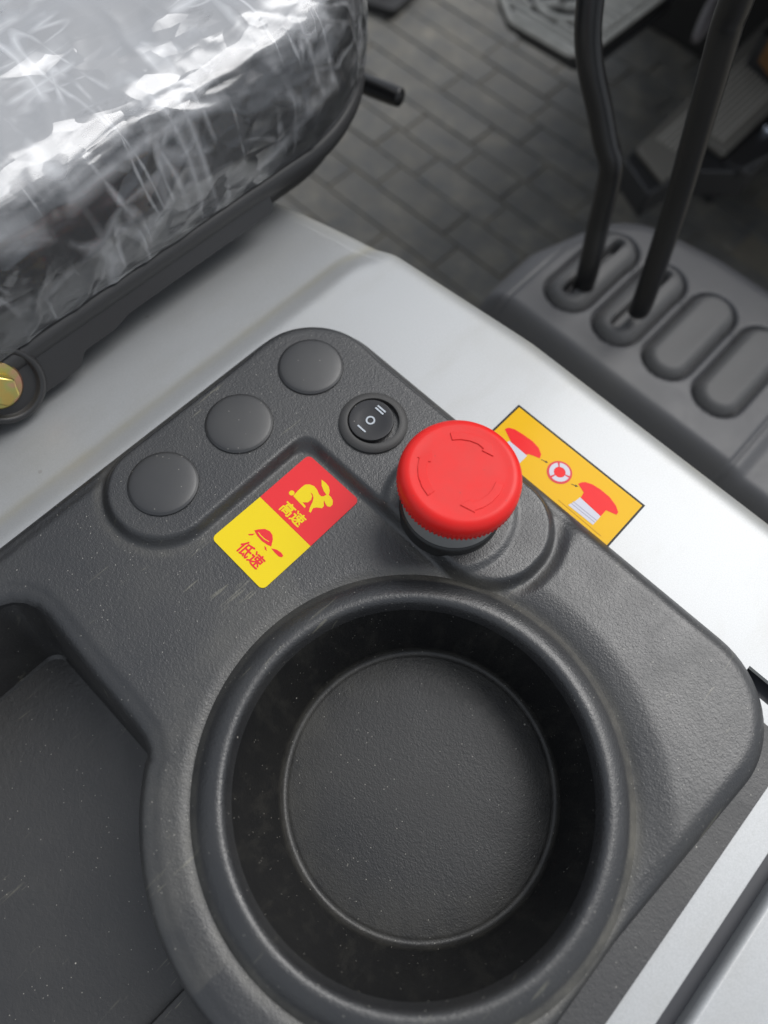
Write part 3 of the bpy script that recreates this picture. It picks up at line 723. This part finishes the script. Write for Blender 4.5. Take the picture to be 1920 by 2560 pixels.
on_bracket(lathe('bolt_washer', [(9.2, -0.5), (9.2, 1.6), (8.6, 2.2), (4, 2.2)], 48, M['zinc'], None, sharp_deg=40), 13, 2.5)
hexp = [(6.0*math.cos(math.radians(60*k+12)), 6.0*math.sin(math.radians(60*k+12))) for k in range(6)]
on_bracket(prism('bolt_head', hexp, 1.8, 8.2, M['zinc'], None, 0.7, 2), 13, 2)

rodt = thing('seat_slide_lever', (-240, 262, -40), 'short black round-ended lever poking out under the seat front', 'lever')
def rod_in(o, root): o.parent = root; o.matrix_parent_inverse = Matrix.Translation(-root.location); return o
rod_in(tube('rod', [(-330, 246, -42), (-270, 256, -34), (-243, 260.5, -31), (-229, 263, -29.5), (-225.5, 263.6, -29.2)], [4.6, 4.6, 4.8, 5.0, 5.0, 4.6, 1.2], M['rod'], None, 20), rodt)

# ------------------------------------------------------------------ lever console in front, with four boots and two bent levers
lc = thing('lever_console', (-40, 310, -330), 'grey plastic lever console with a row of four oval rubber boots', 'lever console')
LZ = -100.0
LO = round_poly([(-144, 240, 14), (-146, 300, 30), (-124, 372, 46), (-60, 383, 30), (120, 386, 0), (120, 240, 0)], 12)
OV = [(-108, 310.5), (-74, 311.5), (-40, 313.5), (-6, 314)]
def ov_sdf(x, y, c): 
    dy = np.maximum(np.abs(y-c[1])-22.5, 0); return np.hypot(x-c[0], dy)-13.6
def lev_z(x, y, d):
    z = np.full(x.shape, LZ)
    p = box_sdf(x, y, -131, 22.5, 200, 326+0.055*(x+110), 9)
    z = z+1.6*smoothstep(0.8, -0.8, p)-1.6*np.exp(-((p)/1.1)**2)
    s = np.minimum.reduce([ov_sdf(x, y, c) for c in OV])
    z = z-5.0*smoothstep(1.9, 0.5, s)
    z = z-14*smoothstep(263, 246, y)**1.3-3*smoothstep(25, 34, x)
    e = np.maximum(0, 1+d/16.0)
    return z-9*e**2.2
lsh = moulded_sheet('housing', LO, 1.1, lev_z, -334, M['lever_plastic'], None); rod_in(lsh, lc)
def boot(c, slit):
    ol = [(c[0]+13.0*math.cos(a), c[1]+(22.5 if math.sin(a) >= 0 else -22.5)+13.0*math.sin(a)) for a in np.linspace(0, 2*math.pi, 64, endpoint=False)]
    def bz_(x, y, d):
        z = np.full(x.shape, LZ+4.4)-5.4*np.maximum(0, 1+d/6.0)**2.2
        if slit:
            dx = np.abs(x-c[0]+0.6); on = smoothstep(29, 22, np.abs(y-c[1]-1))
            z = z+1.5*np.exp(-(dx/6.0)**2)*on-14*smoothstep(3.6, 1.2, dx)*on
        else: z = z-0.6*np.exp(-((x-c[0])/8)**2-((y-c[1])/18)**2)
        return z
    o = moulded_sheet('boot', ol, 0.7, bz_, LZ-10, M['boot'], None); rod_in(o, lc)
for k, c in enumerate(OV): boot(c, k < 2)
L1 = [(-104.5, 300, -118), (-104.8, 293.9, -84), (-112, 300, -58), (-116.6, 302.8, -36), (-119.5, 302.5, -25), (-126, 301.5, -16), (-133.6, 300.4, -3.4), (-145.7, 297.1, 18.3), (-153.1, 297.3, 38.8), (-163, 303, 78), (-172, 307, 120), (-180, 311, 165), (-186, 314, 205)]
L2 = [(-69.0, 295.5, -87.6), (-69.2, 293.9, -75.0), (-78.0, 297.4, -24.7), (-83.1, 292.7, 13.2), (-86.2, 285.7, 44.3), (-88.0, 279.6, 66.7), (-87.3, 274.6, 77.8), (-86.9, 265.4, 100.7), (-86.8, 257.9, 122.2), (-86.5, 243, 168), (-86, 231, 205)]
lv1 = thing('control_lever', (-104.8, 294, -100), 'black bent steel lever rising from the first boot, nearer the seat', 'lever', 'control levers'); rod_in(tube('shaft', L1, 6.0, M['rod'], None, 28), lv1)
lv2 = thing('control_lever', (-70.8, 294, -100), 'black steel lever rising from the second boot, right one of the pair', 'lever', 'control levers'); rod_in(tube('shaft', L2, 5.9, M['rod'], None, 28), lv2)

# ------------------------------------------------------------------ pedals
pd = thing('brake_pedal', (-318, 580, -330), 'ribbed rubber pedal pad with round emblem at the top of the picture', 'pedal')
PZ = -150
PO = round_poly([(-336, 521, 12), (-272, 524, 9), (-264, 552, 14), (-264, 660, 14), (-368, 660, 14), (-368, 544, 14)], 6)
rod_in(prism('pad', PO, PZ-9, PZ-3, M['pedal_dark'], None, 2.0, 2), pd)
rod_in(prism('backing_plate', [(x*0.96-8, y*1.0+10) for x, y in PO], PZ-18, PZ-10, M['steel_black'], None, 1.0, 2), pd)
EMB = (-319, 575)
ins = np.array(PO)
for k in range(14):
    y = 530+8.4*k
    xl = max(-336-(y-521)*1.35+9, -361) if y < 545 else -361
    xr = -274+(0.24*(y-521) if y < 552 else 7)-3
    segs = [(xl, xr)]
    h2 = 31**2-(y-EMB[1])**2
    if h2 > 0:
        w = math.sqrt(h2); segs = [(xl, EMB[0]-w-1), (EMB[0]+w+1, xr)]
    for a, b in segs:
        if b-a < 5: continue
        rod_in(prism('tread_rib', round_poly([(a, y-2.2, 2), (b, y-2.2, 2), (b, y+2.2, 2), (a, y+2.2, 2)], 3), PZ-3.5, PZ+1.5, M['pedal'], None, 0.8, 2), pd)
c_ = np.mean(PO, 0); I_ = [tuple(c_+(np.array(p)-c_)*np.array([0.925, 0.945])) for p in PO]; n = len(PO)
V = [(x, y, z) for x, y, z in [(p[0], p[1], PZ-4) for p in PO]+[(p[0], p[1], PZ+0.8) for p in PO]+[(p[0], p[1], PZ+1.2) for p in I_]+[(p[0], p[1], PZ-4) for p in I_]]
F = [(k*n+i, k*n+(i+1) % n, (k+1)*n+(i+1) % n, (k+1)*n+i) for k in range(3) for i in range(n)]
prim = mesh_from('pad_rim', V, F, M['pedal'], None); sharp(prim, 40); rod_in(prim, pd)
rod_in(ring_mesh('emblem_ring', 22, 27, PZ-3, PZ+1.2, M['pedal'], None, 0, 360, 48, EMB), pd)
rod_in(ring_mesh('emblem_loop', 7, 13, PZ-3, PZ+1.0, M['pedal'], None, -160, 150, 30, (EMB[0]+1, EMB[1]+6)), pd)
rod_in(prism('emblem_bar', [(EMB[0]-14, EMB[1]-18), (EMB[0]-7, EMB[1]-18), (EMB[0]+5, EMB[1]-2), (EMB[0]-2, EMB[1]+1)], PZ-3, PZ+1.0, M['pedal'], None, 0.5, 2), pd)
rod_in(tube('pedal_arm', [(-315, 600, PZ-22), (-315, 650, PZ-40), (-310, 740, PZ-60), (-305, 860, PZ+20)], 9, M['steel_black'], None, 14), pd)

ap = thing('foot_plate', (-170, 640, -330), 'long grooved foot pedal plate with black frame at right edge', 'pedal')
AZ = -200
AO = [(-196, 541), (-158, 526), (-158, 592), (-139, 590), (-146, 900), (-216, 900)]
M['tread_base'] = plain('tread plate base', (0.16, 0.15, 0.13), 0.65)
M['tread'] = plain('dusty tread plate', (0.36, 0.34, 0.30), 0.6, bump_scale=120, bump_mm=0.4)
rod_in(prism('plate', AO, AZ-6, AZ, M['tread_base'], None, 1.2, 2), ap)
for k in range(9):
    x = -188+4.9*k
    ys0 = 600 if x > -160 else 560
    rod_in(prism('tread_rib', [(x-0.02*(ys0-541)-1.3, ys0), (x-0.02*(ys0-541)+1.3, ys0), (x-7.5+1.3, 890), (x-7.5-1.3, 890)], AZ-0.5, AZ+1.8, M['tread'], None, 0.5, 1), ap)
rod_in(prism('frame', [(-198, 530), (-160, 512), (-152, 560), (-136, 575), (-112, 600), (-112, 905), (-222, 905)], AZ-34, AZ-7, M['steel_black'], None, 2, 2), ap)
rod_in(prism('side_bracket', [(-136, 585), (-118, 590), (-108, 640), (-108, 880), (-136, 880)], AZ-12, AZ-3, M['steel_black'], None, 2, 2), ap)
M['bolt'] = plain('bright bolt', (0.65, 0.70, 0.78), 0.25, metal=1.0)
rod_in(lathe('bolt', [(4.0, AZ-4), (4.0, AZ+0.5), (3.0, AZ+2.2), (1, AZ+2.6)], 24, M['bolt'], None, (-129, 644)), ap)

# ------------------------------------------------------------------ front of the cab, above and behind the pedals
cw = thing('shade_cowl', (-300, 900, -330), 'dark dashboard cowl, mostly out of view, added to shade the pedals and floor', 'dashboard')
prof2 = [(680, 170), (600, 165), (555, 150), (534, 120), (530, 85), (546, 50), (600, 30), (720, 10), (800, -60), (850, -160), (880, -330), (1100, -330), (1100, 170)]  # added cowl, mostly unseen, shaped and placed to darken the footwell
n = len(prof2); V = []
for x in (-400, 160): V += [(x, y, z) for y, z in prof2]
F = [(i, (i+1) % n, n+(i+1) % n, n+i) for i in range(n)]+[tuple(range(n))[::-1], tuple(n+i for i in range(n))]
cwm = mesh_from('shade_cowl_shell', V, F, M['cowl'], None); sharp(cwm, 40); bevel(cwm, 6, 3); rod_in(cwm, cw)

M['dark_orange'] = plain('dark orange paint', (0.14, 0.060, 0.012), 0.6)  # orange toned down to a dark brown
of = thing('orange_frame', (-150, 760, -330), 'dark orange frame rail past the foot plate at the top right corner', 'frame rail')
rod_in(prism('rail', round_poly([(-172, 668, 3), (-140, 650, 3), (-140, 1000, 3), (-192, 1000, 3)], 4), -172, -150, M['dark_orange'], None, 2, 2), of)
rod_in(prism('post', round_poly([(-190, 700, 3), (-150, 690, 3), (-150, 760, 3), (-190, 770, 3)], 4), -330, -170, M['steel_black'], None, 2, 2), of)
hs = thing('grey_hose', (-222, 640, -160), 'grey hose end hanging behind the right lever', 'hose')
rod_in(tube('hose_tube', [(-250, 730, -140), (-234, 690, -146), (-226, 660, -150), (-219, 638, -150), (-214, 618, -152)], [6.5, 6.5, 6.5, 6.5, 6.0, 3.0], M['hose'], None, 18), hs)
sb = thing('step_bracket', (-640, 690, -330), 'dark low bracket corner on the floor past the seat front', 'bracket')
rod_in(prism('bracket_plate', round_poly([(-700, 620, 4), (-588, 660, 8), (-606, 760, 4), (-700, 760, 4)], 5), -332, -318, M['steel_black'], None, 2.5, 3), sb)
rod_in(prism('bracket_flange', round_poly([(-700, 655, 3), (-618, 682, 4), (-628, 760, 3), (-700, 760, 3)], 4), -319, -300, M['steel_black'], None, 2, 2), sb)
